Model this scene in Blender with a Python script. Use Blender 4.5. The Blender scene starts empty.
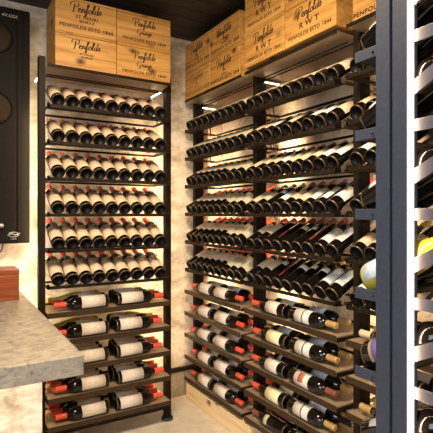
import bpy, bmesh, math, random
from mathutils import Matrix, Vector
random.seed(7)
SC = bpy.context.scene
COL = SC.collection
PI = math.pi
CZ = 1.33                       # eye height; all rack levels are measured from it

# ------------------------------------------------------------------ camera
cam = bpy.data.cameras.new('camera'); cam_o = bpy.data.objects.new('camera', cam); COL.objects.link(cam_o)
cam.sensor_width = 36; cam.lens = 453/433*36; cam.shift_y = -2.0/433; cam.clip_start = 0.05
cam_o.location = (0, 0, CZ); cam_o.rotation_euler = (PI/2, 0, math.radians(-31.07))
SC.camera = cam_o

# ------------------------------------------------------------------ light
SC.view_settings.view_transform = 'Standard'; SC.view_settings.look = 'None'
SC.view_settings.gamma = 1; SC.view_settings.use_curve_mapping = False
SC.view_settings.exposure = 0.0
w = bpy.data.worlds.new('world'); SC.world = w; w.use_nodes = True
w.node_tree.nodes['Background'].inputs[0].default_value = (1.0, .80, .60, 1)
w.node_tree.nodes['Background'].inputs[1].default_value = 0.17

def area(name, loc, target, sx, sy, power, col, spread=180):
    l = bpy.data.lights.new(name, 'AREA'); l.shape = 'RECTANGLE'; l.size = sx; l.size_y = sy
    l.energy = power; l.color = col; l.spread = math.radians(spread)
    o = bpy.data.objects.new(name, l); COL.objects.link(o); o.location = loc
    d = Vector(target)-Vector(loc); o.rotation_euler = d.to_track_quat('-Z', 'Y').to_euler()
    return o
WARM = (1.0, .74, .46)
area('ceiling_light', (0.50, 1.25, 2.60), (0.95, 2.1, 0.5), .55, .55, 84, (1.0, .80, .56), 140)
area('room_light', (-1.1, -0.8, 1.6), (1.2, 2.2, 1.3), 2.0, 1.6, 21, (1.0, .80, .58))
area('doorway_daylight', (-1.6, -0.6, 1.5), (0.6, 1.6, 0.9), 1.4, 1.8, 25, (.62, .78, 1.0), 110)
# LED strips down the wall side of the rack posts
for nm, x, y, tx, ty in (('led_strip', .47, 2.76, .47, 2.95), ('led_strip', 1.22, 2.76, 1.22, 2.95),
                         ('led_strip', 1.69, 2.93, 1.85, 2.90), ('led_strip', 1.69, 2.20, 1.85, 2.20),
                         ('led_strip', 1.69, 1.44, 1.85, 1.44)):
    area(nm, (x, y, 1.06), (tx, ty, 1.06), .012, 1.8, 6.0 if x < .5 else 9.5, WARM, 150)
    # strip runs vertically: local Y of the light is up

area('led_strip', (.898, .6425, 1.31), (1.00, .40, 1.31), .003, 2.4, 6.0, (1.0, .64, .38), 178)
area('under_counter_fill', (-.3, 1.66, .785), (-.3, 2.1, .2), 1.3, .03, 8, (1.0, .86, .68))  # unseen fill, added to brighten the panel below the counter

# ------------------------------------------------------------------ materials
def mat(name, base=(.5, .5, .5), rough=.5, metal=0, **kw):
    m = bpy.data.materials.new(name); m.use_nodes = True
    b = m.node_tree.nodes['Principled BSDF']
    b.inputs['Base Color'].default_value = (*base, 1); b.inputs['Roughness'].default_value = rough
    b.inputs['Metallic'].default_value = metal
    for k, v in kw.items(): b.inputs[k.replace('_', ' ')].default_value = v
    return m
def nt(m): return m.node_tree, m.node_tree.nodes, m.node_tree.links, m.node_tree.nodes['Principled BSDF']
def ramp(N, stops):
    r = N.new('ShaderNodeValToRGB'); e = r.color_ramp.elements
    while len(e) < len(stops): e.new(.5)
    for i, (p, c) in enumerate(stops): e[i].position = p; e[i].color = (*c, 1)
    return r
def noisy(name, stops, scale=(3, 3, 3), nscale=1, detail=6, rough=.6, bump=.0, metal=0, rnd=False, dist=0, nrough=.6, spec=.5):
    m = mat(name, rough=rough, metal=metal, Specular_IOR_Level=spec); T, N, L, B = nt(m)
    tc = N.new('ShaderNodeTexCoord'); mp = N.new('ShaderNodeMapping'); mp.inputs['Scale'].default_value = scale
    L.new(tc.outputs['Object'], mp.inputs[0])
    if rnd:
        oi = N.new('ShaderNodeObjectInfo'); ml = N.new('ShaderNodeMath'); ml.operation = 'MULTIPLY'; ml.inputs[1].default_value = 37
        L.new(oi.outputs['Random'], ml.inputs[0]); cb = N.new('ShaderNodeCombineXYZ')
        for i in range(3): L.new(ml.outputs[0], cb.inputs[i])
        L.new(cb.outputs[0], mp.inputs['Location'])
    n = N.new('ShaderNodeTexNoise'); n.inputs['Scale'].default_value = nscale; n.inputs['Detail'].default_value = detail
    n.inputs['Roughness'].default_value = nrough; n.inputs['Distortion'].default_value = dist
    L.new(mp.outputs[0], n.inputs['Vector']); r = ramp(N, stops); L.new(n.outputs['Fac'], r.inputs[0])
    L.new(r.outputs[0], B.inputs['Base Color'])
    if bump:
        bp = N.new('ShaderNodeBump'); bp.inputs['Strength'].default_value = bump; bp.inputs['Distance'].default_value = .01
        L.new(n.outputs['Fac'], bp.inputs['Height']); L.new(bp.outputs[0], B.inputs['Normal'])
    return m
def wood(name, light, mid, dark, knots=True, rough=.55):
    m = mat(name, rough=rough); T, N, L, B = nt(m)
    tc = N.new('ShaderNodeTexCoord'); oi = N.new('ShaderNodeObjectInfo')
    ml = N.new('ShaderNodeMath'); ml.operation = 'MULTIPLY'; ml.inputs[1].default_value = 53
    L.new(oi.outputs['Random'], ml.inputs[0])
    ad = N.new('ShaderNodeVectorMath'); ad.operation = 'ADD'; L.new(tc.outputs['Object'], ad.inputs[0]); L.new(ml.outputs[0], ad.inputs[1])
    mp = N.new('ShaderNodeMapping'); mp.inputs['Scale'].default_value = (1.6, 14, 26); L.new(ad.outputs[0], mp.inputs[0])
    n = N.new('ShaderNodeTexNoise'); n.inputs['Scale'].default_value = 1.6; n.inputs['Detail'].default_value = 5; n.inputs['Distortion'].default_value = .7
    L.new(mp.outputs[0], n.inputs['Vector'])
    r = ramp(N, [(.3, dark), (.5, mid), (.68, light)]); L.new(n.outputs['Fac'], r.inputs[0])
    out = r.outputs[0]
    if knots:
        m2 = N.new('ShaderNodeMapping'); m2.inputs['Scale'].default_value = (5.5, 5.5, 8); L.new(ad.outputs[0], m2.inputs[0])
        v = N.new('ShaderNodeTexVoronoi'); v.inputs['Scale'].default_value = 1.0; L.new(m2.outputs[0], v.inputs['Vector'])
        r2 = ramp(N, [(.05, (1, 1, 1)), (.12, (.6, .6, .6)), (.21, (0, 0, 0))]); L.new(v.outputs['Distance'], r2.inputs[0])
        mx = N.new('ShaderNodeMix'); mx.data_type = 'RGBA'; L.new(r2.outputs[0], mx.inputs['Factor'])
        L.new(out, mx.inputs['A']); mx.inputs['B'].default_value = (dark[0]*.18, dark[1]*.12, dark[2]*.1, 1); out = mx.outputs['Result']
    L.new(out, B.inputs['Base Color'])
    return m

M = {}
M['metal'] = noisy('dark_bronze_metal', [(.3, (.010, .007, .004)), (.7, (.021, .014, .008))], nscale=20, rough=.5, metal=.1, spec=.12)
M['bronze'] = noisy('brown_bronze_metal', [(.3, (.038, .023, .011)), (.7, (.066, .041, .020))], nscale=20, rough=.42, metal=.25, spec=.2)
M['tray'] = noisy('bronze_painted_reflection', [(.3, (.42, .31, .19)), (.7, (.55, .42, .27))], nscale=60, rough=.42, metal=.5)  # wall reflection in the bronze trays is painted in as a pale colour
M['tin'] = noisy('polished_sheet_metal', [(.3, (.55, .44, .31)), (.7, (.68, .56, .41))], nscale=3, rough=.45, metal=.8)
M['grey'] = noisy('blue_grey_metal', [(.3, (.030, .037, .058)), (.7, (.042, .050, .074))], nscale=30, rough=.5, metal=.0, spec=.35)
M['plaster'] = noisy('travertine_plaster', [(.30, (.25, .18, .11)), (.43, (.50, .41, .29)), (.57, (.76, .67, .53))], scale=(2.5, 2.5, 4), nscale=2.2, detail=9, rough=.75, bump=.25, nrough=.7)
M['tile'] = noisy('baseboard_stone', [(.3, (.26, .20, .13)), (.7, (.40, .32, .22))], nscale=9, rough=.6)
M['floor'] = noisy('pale_stone_floor', [(.3, (.50, .42, .32)), (.7, (.68, .60, .48))], nscale=3.5, detail=8, rough=.4)
M['ceil'] = noisy('dark_plank_ceiling', [(.3, (.012, .008, .005)), (.7, (.035, .022, .012))], scale=(2, 16, 1), nscale=2, rough=.6)
M['stone'] = noisy('counter_stone', [(.34, (.10, .09, .08)), (.43, (.25, .22, .18)), (.60, (.41, .345, .26))], scale=(6, 6, 10), nscale=4, detail=10, rough=.42, bump=.2, nrough=.72, dist=.8)
M['case'] = wood('pine_crate_wood', (.64, .34, .085), (.53, .26, .055), (.38, .16, .028))
M['pine'] = wood('pale_pine_wood', (.86, .66, .38), (.78, .57, .30), (.66, .45, .21))
M['redwood'] = wood('red_brown_wood', (.34, .085, .022), (.25, .055, .014), (.16, .032, .009), knots=False, rough=.3)
M['ink'] = mat('brown_print_ink', (.045, .018, .008), .8)
M['fadedink'] = mat('faded_print_ink', (.30, .14, .045), .8)
M['glass'] = mat('dark_bottle_glass', (.005, .004, .003), .06, IOR=1.45)
M['punt'] = mat('dark_glass_base', (.004, .003, .002), .4, Specular_IOR_Level=.12)
M['rim'] = mat('glass_rim_painted_glow', (.075, .048, .024), .22)  # brown paints in the warm light caught by the glass rim
M['yglass'] = mat('yellow_green_glass', (.42, .36, .04), .08)
M['gglass'] = mat('golden_glass', (.50, .33, .04), .08)
def paper(name, base, ink, lines=True):
    m = mat(name, base, .6); T, N, L, B = nt(m)
    tc = N.new('ShaderNodeTexCoord'); sp = N.new('ShaderNodeSeparateXYZ'); L.new(tc.outputs['Object'], sp.inputs[0])
    n = N.new('ShaderNodeTexNoise'); n.inputs['Scale'].default_value = 55; n.inputs['Detail'].default_value = 3
    mp = N.new('ShaderNodeMapping'); mp.inputs['Scale'].default_value = (1.4, 1.4, 2.6)
    L.new(tc.outputs['Object'], mp.inputs[0]); L.new(mp.outputs[0], n.inputs['Vector'])
    r = ramp(N, [(.57, (0, 0, 0)), (.66, (1, 1, 1))]); L.new(n.outputs['Fac'], r.inputs[0])
    mx = N.new('ShaderNodeMix'); mx.data_type = 'RGBA'; mu = N.new('ShaderNodeMath'); mu.operation = 'MULTIPLY'; mu.inputs[1].default_value = .45 if lines else .12
    L.new(r.outputs[0], mu.inputs[0]); L.new(mu.outputs[0], mx.inputs['Factor'])
    mx.inputs['A'].default_value = (*base, 1); mx.inputs['B'].default_value = (*ink, 1)
    L.new(mx.outputs['Result'], B.inputs['Base Color']); return m
M['l_cream'] = paper('cream_label_paper', (.62, .45, .275), (.46, .25, .13))
M['l_white'] = paper('white_label_paper', (.68, .63, .55), (.38, .30, .25))
M['l_grey'] = paper('grey_white_label_paper', (.62, .63, .62), (.30, .30, .32))
M['l_red'] = paper('white_label_paper_with_red_print', (.66, .58, .48), (.50, .12, .06))
M['l_yellow'] = paper('yellowish_label_paper', (.78, .68, .40), (.45, .30, .12))
M['l_blue'] = paper('pale_blue_label_paper', (.50, .58, .64), (.30, .32, .38))
M['l_purple'] = mat('purple_label_paper', (.20, .15, .48), .5)
M['l_olive'] = paper('olive_label_paper', (.52, .44, .26), (.30, .22, .10))
M['l_ink'] = mat('dark_label_print', (.10, .07, .06), .6)
M['l_print'] = mat('label_print', (.42, .10, .05), .6)
def cap(name, c, metal=0, rough=.35): return mat(name, c, rough, metal)
M['c_red'] = cap('red_capsule_foil', (.72, .075, .035))
M['c_dred'] = cap('dark_red_capsule_foil', (.22, .02, .02))
M['c_gold'] = cap('gold_capsule_foil', (.62, .40, .14), .4)
M['c_brown'] = cap('brown_capsule_foil', (.22, .07, .04))
M['c_black'] = cap('black_capsule_foil', (.015, .012, .012))
M['c_purple'] = cap('purple_capsule_foil', (.10, .04, .12))
M['c_yellow'] = cap('yellow_capsule_foil', (.75, .50, .05))
M['c_cream'] = cap('cream_capsule_foil', (.65, .50, .30))
M['black'] = noisy('black_casing_metal', [(.3, (.006, .004, .0025)), (.7, (.010, .007, .004))], nscale=8, rough=.6, spec=.12)
M['mesh'] = noisy('brown_mesh_grille', [(.4, (.012, .006, .003)), (.6, (.045, .024, .011))], nscale=160, detail=1, rough=.6, spec=.15)
M['silver'] = mat('pale_metal', (.55, .52, .48), .3, .7)
M['rubber'] = mat('black_rubber', (.02, .02, .02), .6)
def emit(name, c, s):
    m = mat(name, c, .5); B = nt(m)[3]; B.inputs['Emission Color'].default_value = (*c, 1); B.inputs['Emission Strength'].default_value = s; return m
M['led'] = emit('warm_led', (1, .82, .55), 6)
M['ledcool'] = emit('white_led_diffuser', (1.0, .90, .78), 3.0)

# ------------------------------------------------------------------ helpers
def link(name, me, m, parent=None, kind=None, label=None, loc=None):
    o = bpy.data.objects.new(name, me); COL.objects.link(o)
    if m is not None and len(me.materials) == 0: me.materials.append(m)
    if parent is not None: o.parent = parent
    if kind: o['kind'] = kind
    if label: o['label'] = label
    if loc: o.location = loc
    return o
def thing(name, label, cat, group=None, matrix=None):
    o = bpy.data.objects.new(name, None); COL.objects.link(o); o.empty_display_size = .05
    o['label'] = label; o['category'] = cat
    if group: o['group'] = group
    if matrix is not None: o.matrix_world = matrix
    return o
def tag(o, label, cat, group=None):
    o['label'] = label; o['category'] = cat
    if group: o['group'] = group
    return o
def bm_box(bm, a, b, bev=0):
    vs = [bm.verts.new((x, y, z)) for x in (a[0], b[0]) for y in (a[1], b[1]) for z in (a[2], b[2])]
    fs = [(0, 1, 3, 2), (4, 6, 7, 5), (0, 4, 5, 1), (2, 3, 7, 6), (0, 2, 6, 4), (1, 5, 7, 3)]
    faces = [bm.faces.new([vs[i] for i in f]) for f in fs]
    if bev:
        es = list({e for f in faces for e in f.edges})
        bmesh.ops.bevel(bm, geom=es, offset=bev, segments=2, affect='EDGES', profile=.5)
def mesh_of(bm, smooth=False, name='mesh'):
    bmesh.ops.recalc_face_normals(bm, faces=bm.faces[:])
    me = bpy.data.meshes.new(name); bm.to_mesh(me); bm.free()
    if smooth:
        for p in me.polygons: p.use_smooth = True
    return me
def boxes(lst, bev=.0015):
    bm = bmesh.new()
    for a, b in lst: bm_box(bm, a, b, bev)
    return mesh_of(bm)
def bm_tube(bm, pts, r, n=8):
    rings = []
    for i, p in enumerate(pts):
        p = Vector(p); d = (Vector(pts[min(i+1, len(pts)-1)])-Vector(pts[max(i-1, 0)])).normalized()
        up = Vector((0, 0, 1)) if abs(d.z) < .9 else Vector((1, 0, 0))
        u = d.cross(up).normalized(); v = u.cross(d)
        rings.append([bm.verts.new(p+u*r*math.cos(2*PI*k/n)+v*r*math.sin(2*PI*k/n)) for k in range(n)])
    for a, b in zip(rings, rings[1:]):
        for k in range(n): bm.faces.new((a[k], a[(k+1) % n], b[(k+1) % n], b[k]))
    bm.faces.new(rings[0]); bm.faces.new(rings[-1])
def tube(pts, r, n=8):
    bm = bmesh.new(); bm_tube(bm, pts, r, n); return mesh_of(bm, True)
def lathe(prof, n=28, a0=0, a1=None):
    bm = bmesh.new(); rings = []
    full = a1 is None; cnt = n if full else n+1
    for r, z in prof:
        if r < 1e-6: rings.append([bm.verts.new((0, 0, z))]*cnt); continue
        rings.append([bm.verts.new((r*math.cos(a), r*math.sin(a), z)) for a in
                      ([2*PI*k/n for k in range(n)] if full else [a0+(a1-a0)*k/n for k in range(n+1)])])
    for a, b in zip(rings, rings[1:]):
        for k in range(n):
            k2 = (k+1) % n if full else k+1
            vs = []
            for v in (a[k], a[k2], b[k2], b[k]):
                if v not in vs: vs.append(v)
            if len(vs) >= 3: bm.faces.new(vs)
    return mesh_of(bm, True)

# ------------------------------------------------------------------ bottles
# profiles run along local +Z from the base centre at the origin
R0 = .0368
BORD = [(0, .020), (.014, .016), (.025, .006), (.030, .001), (.0335, 0), (.0356, .0015), (R0, .006), (R0, .188), (.0366, .197), (.034, .206),
        (.029, .215), (.0225, .223), (.0175, .230), (.0150, .238), (.0140, .250), (.0138, .283)]
SLOPE = [(0, .020), (.014, .016), (.025, .006), (.031, .001), (.035, 0), (.0378, .0015), (.039, .006), (.039, .125), (.0378, .145), (.034, .168),
         (.028, .195), (.0215, .220), (.0170, .240), (.0148, .258), (.0140, .283)]
G_BORD, G_SLOPE = lathe(BORD), lathe(SLOPE)
G_BORD.name, G_SLOPE.name = 'bottle_glass_mesh', 'sloped_bottle_glass_mesh'
CAPM = {}
def cap_mesh(l0):
    if l0 not in CAPM:
        r1 = .0152 if l0 > .236 else .0158
        CAPM[l0] = [(r1, l0), (r1+.0004, l0+.002), (.0150, .262), (.0148, .290), (.0156, .292), (.0156, .298), (.0145, .3005), (0, .3005)]
    return CAPM[l0]
def patch(z0, z1, wrap, r):
    # a curved sheet of paper facing local -Y, with a real edge
    a0, a1 = -PI/2-wrap/2, -PI/2+wrap/2
    return lathe([(r+.0002, z0), (r+.0008, z0), (r+.0008, z1), (r+.0002, z1)], 18, a0, a1)
KINDS = {}
def kind(key, desc, z0, z1, wrap, lab, capm, shape='B', glass='glass', cap0=.240, extra=None):
    KINDS[key] = dict(desc=desc, z0=z0, z1=z1, wrap=math.radians(wrap), lab=lab, cap=capm, shape=shape, glass=glass, cap0=cap0, extra=extra, cache={})
kind('P', 'red-capped bottle with large cream label', .030, .158, 165, 'l_cream', 'c_red')
kind('PL', 'red-capped bottle with cream and white label', .022, .158, 175, 'l_red', 'c_red')
kind('PH', 'red-capped bottle with high cream label', .082, .182, 170, 'l_cream', 'c_red')
kind('PM', 'red-capped bottle with low olive label', .045, .168, 170, 'l_olive', 'c_red')
kind('C', 'dark bottle with cream label', .055, .150, 170, 'l_cream', 'c_brown')
kind('CW', 'dark bottle with white label', .050, .145, 160, 'l_white', 'c_dred')
kind('O', 'dark bottle with olive label', .035, .165, 170, 'l_olive', 'c_brown')
kind('W', 'black bottle with white label', .040, .150, 110, 'l_white', 'c_purple')
kind('G', 'black bottle with grey-white label', .050, .165, 120, 'l_grey', 'c_black', extra=('l_white', .050, .078))
kind('R', 'black bottle with dark red stripe label', .030, .200, 12, 'c_dred', 'c_dred')
kind('K', 'plain black bottle with small upper label', .135, .165, 90, 'l_olive', 'c_brown')
kind('S', 'black bottle with small white upper label', .125, .155, 110, 'l_white', 'c_gold')
kind('Y', 'black bottle with yellow-edged cream label', .040, .125, 150, 'l_cream', 'c_yellow')
kind('V', 'yellow-green glass bottle with cream label', .030, .110, 150, 'l_cream', 'c_yellow', 'S', 'yglass')
kind('VW', 'golden glass bottle with white label', .018, .095, 200, 'l_white', 'c_yellow', 'S', 'gglass')
kind('WG', 'black gold-capped bottle with white label', .045, .150, 165, 'l_white', 'c_gold', extra=('l_ink', .098, .106))
kind('WB', 'black brown-capped bottle with white label', .045, .145, 165, 'l_white', 'c_brown', extra=('l_print', .075, .110))
kind('YG', 'dark bottle with yellowish label', .040, .150, 160, 'l_yellow', 'c_red')
kind('BG', 'black bottle with pale blue label', .060, .160, 160, 'l_blue', 'c_gold')
kind('RW', 'red-capped bottle with white red-printed label', .050, .150, 160, 'l_red', 'c_red')
kind('PU', 'dark bottle with purple and cream label', .055, .150, 170, 'l_purple', 'c_black', extra=('l_cream', .035, .062))
kind('BB', 'black bottle with small blue-white label', .070, .120, 80, 'l_blue', 'c_black')
NB = 0
def bottle(key, mw, label, group):
    global NB; NB += 1
    k = KINDS[key]; c = k['cache']
    t = thing('wine_bottle', label, 'wine bottle', group, mw)
    gm = G_BORD if k['shape'] == 'B' else G_SLOPE
    if 'g' not in c:
        g = gm.copy(); g.materials.append(M[k['glass']]); c['g'] = g
        g.materials.append(M['punt']); g.materials.append(M['rim'])
        for p in g.polygons:
            r_ = math.hypot(p.center.x, p.center.y)
            if p.center.z < .02 and r_ < .0320: p.material_index = 1
            elif p.center.z < .005: p.material_index = 2
        r = R0 if k['shape'] == 'B' else .039
        zz1 = k['z1'] if k['shape'] == 'B' else min(k['z1'], .122)
        c['l'] = patch(k['z0'], zz1, k['wrap'], r); c['l'].materials.append(M[k['lab']])
        c['c'] = lathe(cap_mesh(k['cap0']), 20); c['c'].materials.append(M[k['cap']])
        if k['extra']:
            e = k['extra']; wr = k['wrap']*(.45 if e[0] == 'l_print' else 1)
            c['e'] = patch(e[1], e[2], wr, r+.0007); c['e'].materials.append(M[e[0]])
    link('bottle_glass', c['g'], None, t)
    lb = link('label', c['l'], None, t)
    if 'e' in c: link('label_band', c['e'], None, lb)
    link('capsule', c['c'], None, t)
    return t
T = math.radians(27)
def slanted(rack_m, x, z, y=.014, roll=0, key='P', label='', group=None, tilt=T):
    a = Vector((0, math.cos(tilt), math.sin(tilt))); n = Vector((0, -math.sin(tilt), math.cos(tilt)))
    if roll: n = Matrix.Rotation(roll, 3, a) @ n
    Y = -n; X = Y.cross(a)
    m = Matrix((X, Y, a)).transposed().to_4x4()
    nn = Vector((0, -math.sin(tilt), math.cos(tilt)))
    m.translation = Vector((x, y+R0*math.sin(tilt), z))+nn*R0 - Vector((0, 0, 0))
    return bottle(key, rack_m @ m, label, group)
def lying(rack_m, xbase, dirx, y, z, key, label, group, face=45):
    a = Vector((dirx, 0, 0)); n = Vector((0, -math.sin(math.radians(face)), math.cos(math.radians(face))))
    Y = -n; X = Y.cross(a)
    m = Matrix((X, Y, a)).transposed().to_4x4()
    m.translation = Vector((xbase, y, z+.0395 if KINDS[key]['shape'] == 'S' else z+.0373))
    return bottle(key, rack_m @ m, label, group)

# ------------------------------------------------------------------ setting
def plane_box(name, a, b, m, kind='structure'):
    return link(name, boxes([(a, b)], 0), m, None, kind)
WB, WR = 2.99, 1.86         # back wall Y, right wall X
plane_box('floor', (-1.6, -1.2, -.10), (WR+.1, WB+.1, 0), M['floor'])
plane_box('wall_back', (-1.6, WB, 0), (WR+.1, WB+.1, 2.62), M['plaster'])
plane_box('wall_right', (WR, -.2, 0), (WR+.1, WB, 2.62), M['plaster'])
bm = bmesh.new()
for i in range(26):
    y0 = -.2+i*.13
    bm_box(bm, (-1.6, y0, 2.62), (WR+.1, y0+.124, 2.66), .003)
bm_box(bm, (-1.6, -.2, 2.645), (WR+.1, 3.1, 2.70))
link('ceiling', mesh_of(bm), M['ceil'], None, 'structure')
bm = bmesh.new()
for i in range(9):
    x0 = -1.2+i*.34; bm_box(bm, (x0, WB-.014, 0), (min(x0+.337, WR), WB, .185), .001)
link('baseboard_back', mesh_of(bm), M['tile'], None, 'structure')
link('trim_1', boxes([((.3, WB-.03, .186), (WR, WB, .212))]), M['metal'], None, 'structure')
link('baseboard_right', boxes([((WR-.014, -.2, 0), (WR, WB-.014, .185))]), M['tile'], None, 'structure')

# ------------------------------------------------------------------ racks
ROWS = [3, 2, 1, 0, -1, -2]
CLIP = {}
TRAYS = [-.545-.1567*i for i in range(5)]
def rack(label, mw, L, posts, d0=.07, d1=.135, depth=.262, top=True, gx=.0, post_top=.885, flat=True, nclip=8):
    t = thing('wine_rack', label, 'wine rack', 'dark metal wine racks', mw)
    for (a, b) in posts:
        p = link('post', boxes([((a, d0, .02), (b, d1, CZ+post_top))]), M['metal'], t)
        ft = lathe([(0, 0), (.036, 0), (.038, .004), (.038, .016), (.034, .020), (.014, .022), (.014, .05), (0, .05)], 20)
        f = link('foot', ft, M['rubber'], p, loc=((a+b)/2, (d0+d1)/2, 0))
    for k in ROWS:
        z = CZ+.2*k
        s = link('slanted_shelf', boxes([((0, 0, z-.012), (L, .006, z+.006)), ((0, .006, z-.012), (L, .055, z-.008)), ((0, 0, z-.012), (.010, .03, z+.014)), ((L-.010, 0, z-.012), (L, .03, z+.014))], .0008), M['metal'], t)
        link('rear_rail', boxes([((0, depth-.012, z-.012), (L, depth, z))], .0008), M['metal'], s)
        for xx in (0, L-.008):
            link('side_arm', boxes([((xx, .055, z-.012), (xx+.008, depth-.012, z+.004)), ((xx, .205, z+.004), (xx+.008, .215, z+.128))], .0008), M['bronze'], s)
        link('neck_rod', tube([(.004, .212, z+.130), (L-.004, .212, z+.130)], .0035), M['metal'], s)
        # small cradle clips on the front rail
        if 'clip' not in CLIP:
            CLIP['clip'] = boxes([((0, -.003, -.006), (.004, .012, .014))], .0008); CLIP['clip'].materials.append(M['bronze'])
        for i in range(nclip):
            xc = gx+.078*(i+.5) if gx else (L-.724)/2+.0395+.0797*i
            link('divider_clip', CLIP['clip'], None, s, loc=(xc+.0375, 0, z))
    if flat:
        for z0 in TRAYS:
            z = CZ+z0
            s = link('flat_shelf', boxes([((.002, .004, z-.008), (L-.002, depth, z))], .0008), M['tray'], t, label='bronze flat shelf with painted pale reflection')
            link('front_rail', boxes([((0, -.004, z-.026), (L, .000, z+.003))], .001), M['bronze'], s)
            link('rear_rail', boxes([((0, depth-.004, z-.028), (L, depth+.004, z+.012))], .001), M['metal'], s)
            for xx in (-.001, L-.006):
                link('side_arm', boxes([((xx, .006, z-.028), (xx+.007, depth-.004, z-.009))], .001), M['metal'], s)
    if top:
        z = CZ+.815
        s = link('top_shelf', boxes([((0, .006, z), (L, .30, z+.006))], .0008), M['tin'], t, label='polished sheet metal top shelf')
        link('front_rail', boxes([((0, 0, z-.004), (L, .006, z+.012))], .001), M['metal'], s)
        for yy in (.085, .12):
            link('hanging_rod', tube([(.01, yy, z-.026), (L-.01, yy, z-.026)], .004), M['metal'], s)
    return t
MB_ = Matrix.Translation((.488, 2.593, 0))
def right_m(y, x=1.5): return Matrix.Translation((x, y, 0)) @ Matrix.Rotation(-PI/2, 4, 'Z')
MA, MBm, MC = right_m(2.935), right_m(2.175), right_m(1.398)
L_L, L_R = .739, .722
lr = rack('tall dark metal rack on the left against the back wall', MB_, L_L, [(-.035, 0), (.739, .774)], .07, .118, gx=.020)
link('bottom_rail', boxes([((.0, .075, .075), (L_L, .090, .108))]), M['metal'], lr)
rack('far corner section of the long right-hand rack beside the back wall', MA, L_R, [(-.040, -.002), (L_R+.001, L_R+.039)], .088, .158)
rack('middle section of the long right-hand rack', MBm, L_R, [(L_R+.016, L_R+.053)], .088, .158)
rack('section of the right-hand rack partly behind the grey post', MC, L_R, [(L_R+.001, L_R+.038)], .088, .158)
# LED bars under the top shelves
def led_bar(mw, x, y0, y1, z, label):
    t = thing('led_bar', label, 'light', 'short led bars under the top shelves', mw @ Matrix.Translation((x, y0, CZ+z)))
    link('housing', boxes([((-.006, 0, .006), (.006, y1-y0, .012))]), M['silver'], t)
    link('diffuser', boxes([((-.005, .002, 0), (.005, y1-y0-.002, .0065))]), M['led'], t)
led_bar(MB_, -.022, .14, .27, .785, 'short glowing lamp bar beside the left post of the left rack')
led_bar(MB_, .712, .09, .25, .785, 'short glowing lamp bar at top right of the left rack')
led_bar(MA, .012, .14, .26, .785, 'short glowing lamp bar at the far end of corner rack top')
led_bar(MBm, .012, .14, .26, .785, 'short glowing lamp bar at the far end of middle rack top')
led_bar(MC, .012, .14, .26, .785, 'short glowing lamp bar under the right-hand rack top by the grey post')

ORD = ['first', 'second', 'third', 'fourth', 'fifth', 'sixth', 'seventh', 'eighth', 'ninth']
RN = ['top', 'second', 'third', 'fourth', 'fifth', 'sixth']
# left rack: nine per slanted row
for ri, k in enumerate(ROWS):
    for i in range(9):
        x = .0585+.0772*i + random.uniform(-.0012, .0012)
        slanted(MB_, x, CZ+.2*k+.000, .012, random.uniform(-.12, .12), 'P',
                f'red-capped bottle with cream label, {ORD[i]} from left, {RN[ri]} slanted row, left rack', 'cream-label bottles in the slanted rows of the left rack')
# left rack: lying bottles, bases meeting in the middle
DEP = [.036, .114, .194]
DN = ['front', 'middle', 'back']
for ti, z0 in enumerate(TRAYS):
    for side in (0, 1):
        for d in range(3):
            key = 'PL'
            if ti == 1 and d == 2: key = 'V'
            if ti == 1 and side == 1 and d == 1: key = 'YG'
            if ti == 0 and side == 0 and d == 2: key = 'V'
            jit = random.uniform(-.008, .008)
            if side == 0: xb, dx = .345+jit-.006*d, -1
            else: xb, dx = .395+jit+.004*d, 1
            lying(MB_, xb, dx, DEP[d], CZ+z0, key,
                  f'{KINDS[key]["desc"]} lying {DN[d]} {"left" if side == 0 else "right"}, {RN[ti]} flat shelf, left rack',
                  'lying bottles on the flat shelves of the left rack', face=random.uniform(38, 52))
# corner rack
for ri, k in enumerate(ROWS):
    for i in range(9):
        key = 'PH' if (i < 6 and ri > 1) else 'PM'
        if ri in (4, 5) and i < 6: key = 'PH'
        slanted(MA, .043+.0788*i, CZ+.2*k, .012, random.uniform(-.1, .1), key,
                f'{KINDS[key]["desc"]}, {ORD[i]} from left, {RN[ri]} slanted row, corner rack', 'slanted bottles in the corner rack')
for ti, z0 in enumerate(TRAYS):
    for side in (0, 1):
        for d in range(2):
            key = 'PL' if not (ti in (1, 3) and d == 1) else 'RW'
            xb, dx = (.352, -1) if side == 0 else (.392, 1)
            lying(MA, xb+random.uniform(-.008, .008), dx, (.036, .128)[d], CZ+z0, key,
                  f'{KINDS[key]["desc"]} lying {("front", "back")[d]} {"far" if side == 0 else "near"} side, {RN[ti]} flat shelf, corner rack',
                  'lying bottles on the flat shelves of the corner rack', face=random.uniform(40, 55))
# middle rack
BT = [['C', 'C', 'C', 'O', 'C', 'C', 'O', 'C', 'C'],
      ['C', 'C', 'CW', 'K', 'O', 'K', 'RW', 'W', 'C'],
      ['O', 'C', 'C', 'CW', 'O', 'O', 'C', 'W', 'W'],
      ['O', 'C', 'S', 'CW', 'C', 'O', 'W', 'W', 'CW'],
      ['PH', 'PH', 'R', 'R', 'K', 'K', 'R', 'W', 'G'],
      ['PH', 'PH', 'K', 'R', 'S', 'K', 'S', 'G', 'G']]
for ri, k in enumerate(ROWS):
    for i in range(9):
        key = BT[ri][i]
        slanted(MBm, .042+.0797*i, CZ+.2*k, .012, random.uniform(-.25, .25), key,
                f'{KINDS[key]["desc"]}, {ORD[i]} from left, {RN[ri]} slanted row, middle rack', 'slanted bottles in the middle rack')
BL = [[('RW', 'YG'), ('WG', 'BG')], [('YG', 'BG'), ('WG', 'BG')], [('RW', 'K'), ('WB', 'BG')], [('YG', 'YG'), ('WG', 'G')], [('K', 'R'), ('WB', 'K')]]
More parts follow.
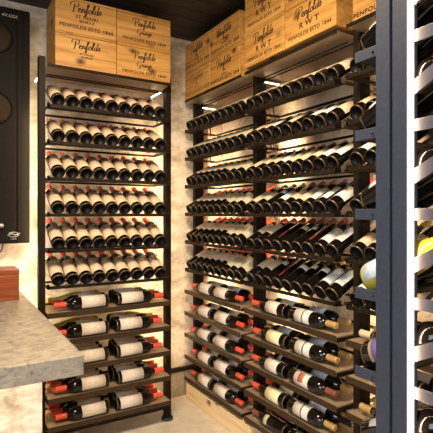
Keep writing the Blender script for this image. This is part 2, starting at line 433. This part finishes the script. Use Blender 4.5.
for ti, z0 in enumerate(TRAYS):
    for side in (0, 1):
        for d in range(2):
            key = BL[ti][side][d]
            xb, dx = (.352, -1) if side == 0 else (.388, 1)
            lying(MBm, xb+random.uniform(-.01, .01), dx, (.036, .128)[d], CZ+z0, key,
                  f'{KINDS[key]["desc"]} lying {("front", "back")[d]} {"far" if side == 0 else "near"} side, {RN[ti]} flat shelf, middle rack',
                  'lying bottles on the flat shelves of the middle rack', face=random.uniform(40, 60))
# section behind the grey post
CT = ['Y', 'Y', 'CW', 'C', 'Y', 'G']
for ri, k in enumerate(ROWS):
    for i in range(4):
        key = CT[ri] if i % 2 == 0 else 'Y'
        slanted(MC, .047+.0797*i, CZ+.2*k, .012, random.uniform(-.2, .2), key,
                f'{KINDS[key]["desc"]}, {ORD[i]} from left, {RN[ri]} slanted row, rack behind grey post', 'slanted bottles in the rack behind the grey post')
kind('CC', 'cream-capped dark bottle', .050, .150, 160, 'l_white', 'c_cream')
kind('CY', 'yellow-capped dark bottle', .050, .150, 160, 'l_white', 'c_yellow')
for ti, z0 in enumerate(TRAYS):
    for d in range(2):
        key = (('CC', 'V'), ('CC', 'PL'), ('WG', 'CY'), ('CY', 'BG'), ('WB', 'K'))[ti][d]
        lying(MC, .352, -1, (.036, .128)[d], CZ+z0, key,
              f'{KINDS[key]["desc"]} lying {("front", "back")[d]}, {RN[ti]} flat shelf, rack behind grey post', 'lying bottles in the rack behind the grey post')

# ------------------------------------------------------------------ near grey rack
# a rack seen from its end: its front faces the back wall, its side arms run towards us
NX = .905
NM = Matrix.Translation((NX+.59, .812, 0)) @ Matrix.Rotation(PI, 4, 'Z')      # local x -> -X, local y -> -Y
nt_ = thing('wine_rack', 'blue-grey metal rack end at the right edge with paired posts and white light strip', 'wine rack', None, NM)
E = .59                                                                       # the visible end of the rack
def ybox(y0, y1, x0, x1, z0, z1, bev=.001): return boxes([((x0, y0, z0), (x1, y1, z1))], bev)
link('post', ybox(.069, .109, E-.030, E+.006, 0, 2.62), M['grey'], nt_)
link('shadow_gap_strip', ybox(.109, .1165, E-.030, E-.014, 0, 2.62, 0), M['rubber'], nt_)  # dark strip stands in for the shade between the posts
link('post', ybox(.1165, .1575, E-.030, E+.006, 0, 2.62), M['grey'], nt_)
ls = link('light_channel', ybox(.1575, .169, E-.012, E-.002, 0, 2.62), M['grey'], nt_)
link('led_diffuser', ybox(.1585, .167, E-.0018, E+.009, 0, 2.62, .0005), M['ledcool'], ls, label='glowing white light strip')
for k in (3, 2, 1, 0, -1, -2, -3):
    z = CZ+.2*k-.013
    s = link('side_arm', boxes([((E-.004, 0, z), (E+.002, .0685, z+.027))], .001), M['grey'], nt_, label='blue-grey bracket plate')
    link('bolt', tube([(E+.0015, .056, z+.0135), (E+.006, .056, z+.0135)], .003, 10), M['rubber'], s)
    link('side_arm', boxes([((E-.004, .172, z), (E+.002, .262, z+.027))], .001), M['grey'], nt_, label='plate lit by the light strip')
    bm = bmesh.new()
    for (ya, yb) in ((.172, .262),):
        tt = math.tan(T); q = []
        for xx in (E-.004, E+.0015):
            for (yy, dz) in ((ya, 0), (yb, 0), (yb, .034), (ya, .034)): q.append(bm.verts.new((xx, yy, z+.001+yy*tt+dz-.006)))
        for f in ((0, 1, 2, 3), (4, 5, 6, 7), (0, 1, 5, 4), (1, 2, 6, 5), (2, 3, 7, 6), (3, 0, 4, 7)): bm.faces.new([q[i] for i in f])
        link('slanted_side_plate', mesh_of(bm), M['grey'], nt_); bm = bmesh.new()
    bm.free()
    link('front_rail', boxes([((0, 0, z+.002), (E-.0045, .006, z+.018)), ((0, .006, z+.002), (E-.0045, .055, z+.005))], .001), M['metal'], nt_)
    link('rear_rail', boxes([((0, .25, z+.002), (E-.0045, .262, z+.014))], .001), M['metal'], nt_)
    link('neck_rod', tube([(.004, .212, z+.143), (E-.036, .212, z+.143)], .0035), M['metal'], nt_)
kind('NB', 'black bottle with painted narrow blue sheen', .034, .110, 34, 'l_blue', 'c_black')  # narrow blue patch stands in for daylight sheen on the glass
kind('NW', 'black bottle with tall white label', .050, .130, 130, 'l_white', 'c_dred')
kind('NP', 'dark bottle with purple and cream label', .030, .130, 150, 'l_cream', 'c_black', extra=('l_purple', .040, .090))
kind('NY', 'yellow-green glass bottle with low white label', .012, .075, 120, 'l_blue', 'c_yellow', 'S', 'yglass')
NK = {3: 'NB', 2: 'NB', 1: 'NB', 0: 'NB', -1: 'NY', -2: 'NP', -3: 'NB'}
for k in (3, 2, 1, 0, -1, -2, -3):
    for j in range(3):
        key = NK[k] if j == 0 else 'NW'
        slanted(NM, E-.046-.080*j, CZ+.2*k, .010, .75, key,
                f'{KINDS[key]["desc"]} in grey rack, {("at end plate", "second in", "third in")[j]}, {(RN+["lowest"])[3-k]} row', 'slanted bottles in the grey rack end')

# ------------------------------------------------------------------ lettering
def catmull(pts, n=5):
    out = []
    P = [pts[0]]+list(pts)+[pts[-1]]
    for i in range(1, len(P)-2):
        for s in range(n):
            t = s/n; p0, p1, p2, p3 = P[i-1], P[i], P[i+1], P[i+2]
            out.append(tuple(.5*((2*p1[j])+(-p0[j]+p2[j])*t+(2*p0[j]-5*p1[j]+4*p2[j]-p3[j])*t*t+(-p0[j]+3*p1[j]-3*p2[j]+p3[j])*t**3) for j in (0, 1)))
    out.append(pts[-1]); return out
GL = {
 'P': (.85, [[(.05, -.05), (.2, .0), (.30, .6), (.42, 1.35)], [(-.15, 1.0), (-.1, 1.4), (.4, 1.55), (.85, 1.45), (.95, 1.15), (.7, .85), (.3, .72)]]),
 'e': (.45, [[(-.05, .2), (.2, .35), (.35, .55), (.25, .68), (.1, .5), (.08, .15), (.25, .0), (.47, .2)]]),
 'n': (.55, [[(0, .2), (.15, .62), (.08, 0)], [(.1, .35), (.32, .62), (.42, .5), (.38, .05), (.57, .18)]]),
 'f': (.40, [[(-.03, .15), (.3, .8), (.5, 1.35), (.35, 1.4), (.2, .5), (.05, -.5), (-.1, -.5), (.05, -.1), (.42, .2)]]),
 'o': (.48, [[(.3, .62), (.08, .45), (.08, .08), (.3, .0), (.45, .35), (.32, .6), (.5, .5)]]),
 'l': (.38, [[(0, .2), (.35, .9), (.48, 1.38), (.32, 1.35), (.15, .5), (.15, .05), (.4, .2)]]),
 'd': (.55, [[(.4, .55), (.15, .55), (.05, .15), (.25, .0), (.42, .4), (.65, 1.4)], [(.42, .4), (.40, .05), (.57, .2)]]),
 's': (.42, [[(0, .15), (.28, .68), (.35, .3), (.22, 0), (.0, .1)]]),
 'G': (.95, [[(.85, 1.15), (.7, 1.45), (.3, 1.35), (.0, .8), (.1, .1), (.5, .0), (.8, .5), (.45, .6)], [(.8, .5), (.65, -.3), (.2, -.45)]]),
 'r': (.42, [[(0, .2), (.15, .65), (.2, .5), (.38, .6), (.3, .1), (.44, .2)]]),
 'a': (.52, [[(.38, .55), (.12, .5), (.06, .1), (.25, .0), (.42, .5), (.40, .05), (.54, .2)]]),
 'g': (.50, [[(.38, .55), (.12, .5), (.06, .15), (.25, .05), (.42, .55), (.32, -.35), (.08, -.45), (.05, -.2), (.52, .2)]]),
}
SCRIPTC = {}
def script_mesh(text, size, m, wd=.13, rise=.06):
    key = (text, size, m.name)
    if key in SCRIPTC: return SCRIPTC[key]
    bm = bmesh.new(); x = 0; strokes = []
    for ch in text:
        adv, st = GL[ch]
        for s in st: strokes.append([(x+px, py+(x+px)*rise) for px, py in catmull(s)])
        x += adv
    for s in strokes:
        prev = None
        for i, p in enumerate(s):
            q = s[min(i+1, len(s)-1)]; o = s[max(i-1, 0)]
            dx, dy = q[0]-o[0], q[1]-o[1]; l = math.hypot(dx, dy) or 1
            ww = wd*(.55+.75*abs(dy/l))
            a = bm.verts.new(((p[0]-dy/l*ww/2-x/2)*size*1.15, 0, (p[1]+dx/l*ww/2)*size))
            b = bm.verts.new(((p[0]+dy/l*ww/2-x/2)*size*1.15, 0, (p[1]-dx/l*ww/2)*size))
            if prev: bm.faces.new((prev[0], prev[1], b, a))
            prev = (a, b)
    me = mesh_of(bm); me.materials.append(m); SCRIPTC[key] = me; return me
TXC = {}
def text_mesh(body, size, m, spacing=1.1, xs=1.12):
    key = (body, size, m.name, spacing, xs)
    if key in TXC: return TXC[key]
    cu = bpy.data.curves.new('text', 'FONT'); cu.body = body; cu.size = size; cu.align_x = 'CENTER'; cu.space_character = spacing
    cu.offset = size*.028; cu.resolution_u = 3
    o = bpy.data.objects.new('text', cu); COL.objects.link(o)
    dg = bpy.context.evaluated_depsgraph_get(); dg.update()
    me = bpy.data.meshes.new_from_object(o.evaluated_get(dg))
    bpy.data.objects.remove(o)
    me.transform(Matrix.Rotation(PI/2, 4, 'X') @ Matrix.Scale(xs, 4, (1, 0, 0)))
    me.materials.clear(); me.materials.append(m); TXC[key] = me; return me

# ------------------------------------------------------------------ crates
CL, CD, CH = .347, .25, .195
CR = {}
def crate(mw, label, group, lines, faded=False, length=CL, depth=CD, height=CH, wood_m='case', name='wine_crate'):
    t = thing(name, label, 'crate', group, mw)
    key = (length, depth, height, wood_m)
    if key not in CR:
        th = .010
        CR[key] = dict(front=boxes([((.0, 0, 0), (length, th, height-.0125))], .0025), back=boxes([((0, depth-th, 0), (length, depth, height-.011))], .0012),
                       end=boxes([((-.005, -(depth/2-th-.0005), 0), (.005, depth/2-th-.0005, height-.011))], .0012),
                       lid=boxes([((0, 0, height-.0105), (length, depth, height))], .0015), bottom=boxes([((th+.0005, th+.0005, .001), (length-th-.0005, depth-th-.0005, .009))], 0))
        for v in CR[key].values(): v.materials.append(M[wood_m])
    c = CR[key]
    f = link('front_panel', c['front'], None, t); link('back_panel', c['back'], None, t)
    link('end_panel', c['end'], None, t, loc=(.0055, depth/2, 0)); link('end_panel', c['end'], None, t, loc=(length-.0055, depth/2, 0))
    link('lid', c['lid'], None, t); link('bottom_panel', c['bottom'], None, t)
    # grip slots and nail heads
    bm = bmesh.new()
    for x in (.03, .05, length-.05, length-.03):
        bm_box(bm, (x-.006, -.0006, height-.022), (x+.006, .0004, height-.0205))
    link('staple_row', mesh_of(bm), M['ink'], f)
    ink = M['fadedink'] if faded else M['ink']
    for kind_, body, size, zz in lines:
        me = script_mesh(body, size, ink) if kind_ == 's' else text_mesh(body, size, ink)
        link('printed_lettering', me, None, f, loc=(length/2, -.0008, zz))
    return t
LN_GR = [('s', 'Penfolds', .030, .114), ('s', 'Grange', .024, .068), ('t', 'PENFOLDS ESTD 1844', .024, .026)]
LN_SH = [('s', 'Penfolds', .036, .118), ('t', 'ST HENRI', .025, .087), ('t', 'SHIRAZ', .021, .064), ('t', 'PENFOLDS ESTD 1844', .026, .028)]
LN_S2 = [('s', 'Penfolds', .033, .108), ('t', 'ST HENRI', .016, .078), ('t', 'SHIRAZ', .016, .060)]
LN_A = [('s', 'Penfolds', .035, .108), ('t', 'BIN', .018, .078), ('t', 'SHIRAZ', .016, .056), ('t', 'PENFOLDS ESTD 1844', .029, .024)]
LN_R = [('s', 'Penfolds', .036, .112), ('t', 'R W T', .040, .064), ('t', 'PENFOLDS ESTD 1844', .025, .026)]
ZT = CZ+.822
XL = Matrix.Translation
for col in (0, 1):
    for row in (0, 1):
        x = .522-.483+.351*col
        lines = (LN_S2 if row == 0 else LN_SH) if col == 0 else LN_GR
        lab = [['lower left pine crate on the left rack, large knots and small lettering', 'upper left pine crate on the left rack, printed ST HENRI SHIRAZ'],
               ['lower right pine crate printed Grange on the left rack', 'upper right pine crate printed Grange on the left rack']][col][row]
        crate(MB_ @ XL((x, .002, ZT+.004+.1965*row)), lab, 'wooden crates on top of the left rack', lines)
for col in (0, 1):
    for row in (0, 1):
        lab = f'{("lower", "upper")[row]} {("far", "near")[col]} pine crate in the stack on the corner rack'
        crate(MA @ XL((.005+.356*col, .001, ZT+.1965*row)), lab, 'wooden crates on top of the corner rack', LN_A, faded=(row == 0 and col == 0), length=.3485)
        lab = f'{("lower", "upper")[row]} {("far", "near")[col]} pine crate printed RWT on the middle rack'
        crate(MBm @ XL((.034+.356*col, -.020, ZT+.014+.1965*row)), lab, 'wooden crates printed RWT on the middle rack', LN_R, length=.3485)
for row in (0, 1):
    crate(MC @ XL((.012, .028, ZT+.004+.1965*row)), f'{("lower", "upper")[row]} pine crate on the right-hand rack beside the grey post', 'wooden crates by the grey post', LN_A, length=.3485)
# risers under the middle crates
# long pale box on the floor under the corner rack
crate(MA @ XL((.022, .0, 0)), 'long pale pine crate on the floor under the corner rack', None, [], length=.80, depth=.24, height=.115, wood_m='pine')

# ------------------------------------------------------------------ counter
t = thing('counter', 'grey-beige stone counter with thick slab top at lower left', 'counter', None, Matrix.Translation((-1.1, 1.527, 0)))
bm = bmesh.new(); bm_box(bm, (0, 0, .793), (1.502, WB-1.527-.002, .860), .003)
link('countertop', mesh_of(bm), M['stone'], t)
link('support_panel', boxes([((.1, .45, 0), (1.45, WB-1.527-.035, .792))], .002), M['plaster'], t)
# wooden box on the counter
t = thing('wooden_box', 'red-brown wooden box on the stone counter below the black panel', 'box', None, Matrix.Translation((-.005, 2.70, .861)))
link('box_body', boxes([((0, 0, 0), (.362, .20, .135))], .002), M['redwood'], t)
link('box_lid', boxes([((-.002, -.002, .1365), (.364, .202, .168))], .002), M['redwood'], t)

# ------------------------------------------------------------------ cooling unit
t = thing('cooling_unit', 'tall black metal cooling panel with round mesh grilles on the back wall', 'cooling unit', None, Matrix.Translation((-.20, 2.86, CZ-.168)))
W_, H_ = .637, 1.364
link('casing', boxes([((0, 0, 0), (W_, .128, H_))], .004), M['black'], t)
link('front_panel', boxes([((.02, -.006, .012), (W_-.075, -.0005, H_-.012))], .002), M['black'], t)
link('side_channel', boxes([((W_-.068, -.010, .006), (W_-.040, -.0005, H_-.006))], .002), M['black'], t)
for cz_ in (1.18, .775):
    for cx_ in (.45,):
        g = lathe([(0, .006), (.076, .006), (.084, .003), (.088, 0), (.0875, -.001)], 48)
        g.transform(Matrix.Rotation(PI/2, 4, 'X'))
        gg = link('round_grille', g, M['mesh'], t, loc=(cx_, -.0065, cz_), label='round brown mesh grille')
        r_ = lathe([(.088, 0), (.088, .008), (.093, .008), (.095, 0)], 48); r_.transform(Matrix.Rotation(PI/2, 4, 'X'))
        link('grille_ring', r_, M['black'], gg)
link('printed_lettering', text_mesh('4V.CCOR', .022, M['silver']), None, t, loc=(.540, -.0075, H_-.057))
o_ = []
bm = bmesh.new()
ring = [(.028*math.cos(a), 0, .014*math.sin(a)) for a in [2*PI*i/24 for i in range(25)]]
bm_tube(bm, ring, .0022, 6); bm_tube(bm, [(-.034, 0, -.006), (-.012, 0, .006), (.008, 0, -.004), (.034, 0, .008)], .003, 6)
bm_tube(bm, [(-.016, 0, -.026), (.016, 0, -.026)], .0015, 6)
link('oval_emblem', mesh_of(bm, True), M['silver'], t, loc=(W_-.090, -.010, .052), label='silver oval emblem with a wave')
link('round_knob', lathe([(0, .02), (.012, .018), (.014, 0)], 16), M['silver'], t, loc=(W_-.155, -.012, .105)).rotation_euler = (PI/2, 0, 0)
bm = bmesh.new(); bm_tube(bm, [(W_-.215, -.010, .083), (W_-.20, -.016, .088), (W_-.185, -.016, .098), (W_-.17, -.010, .104)], .006, 8)
link('handle', mesh_of(bm, True), M['silver'], t)
# cable hanging from it
cb = tube([(.3, 2.93, CZ-.170), (.292, 2.93, CZ-.21), (.27, 2.93, CZ-.245), (.22, 2.94, CZ-.26), (.10, 2.95, CZ-.255)], .004)
tag(link('cable', cb, M['rubber']), 'thin black cable curving below the black cooling panel', 'cable')
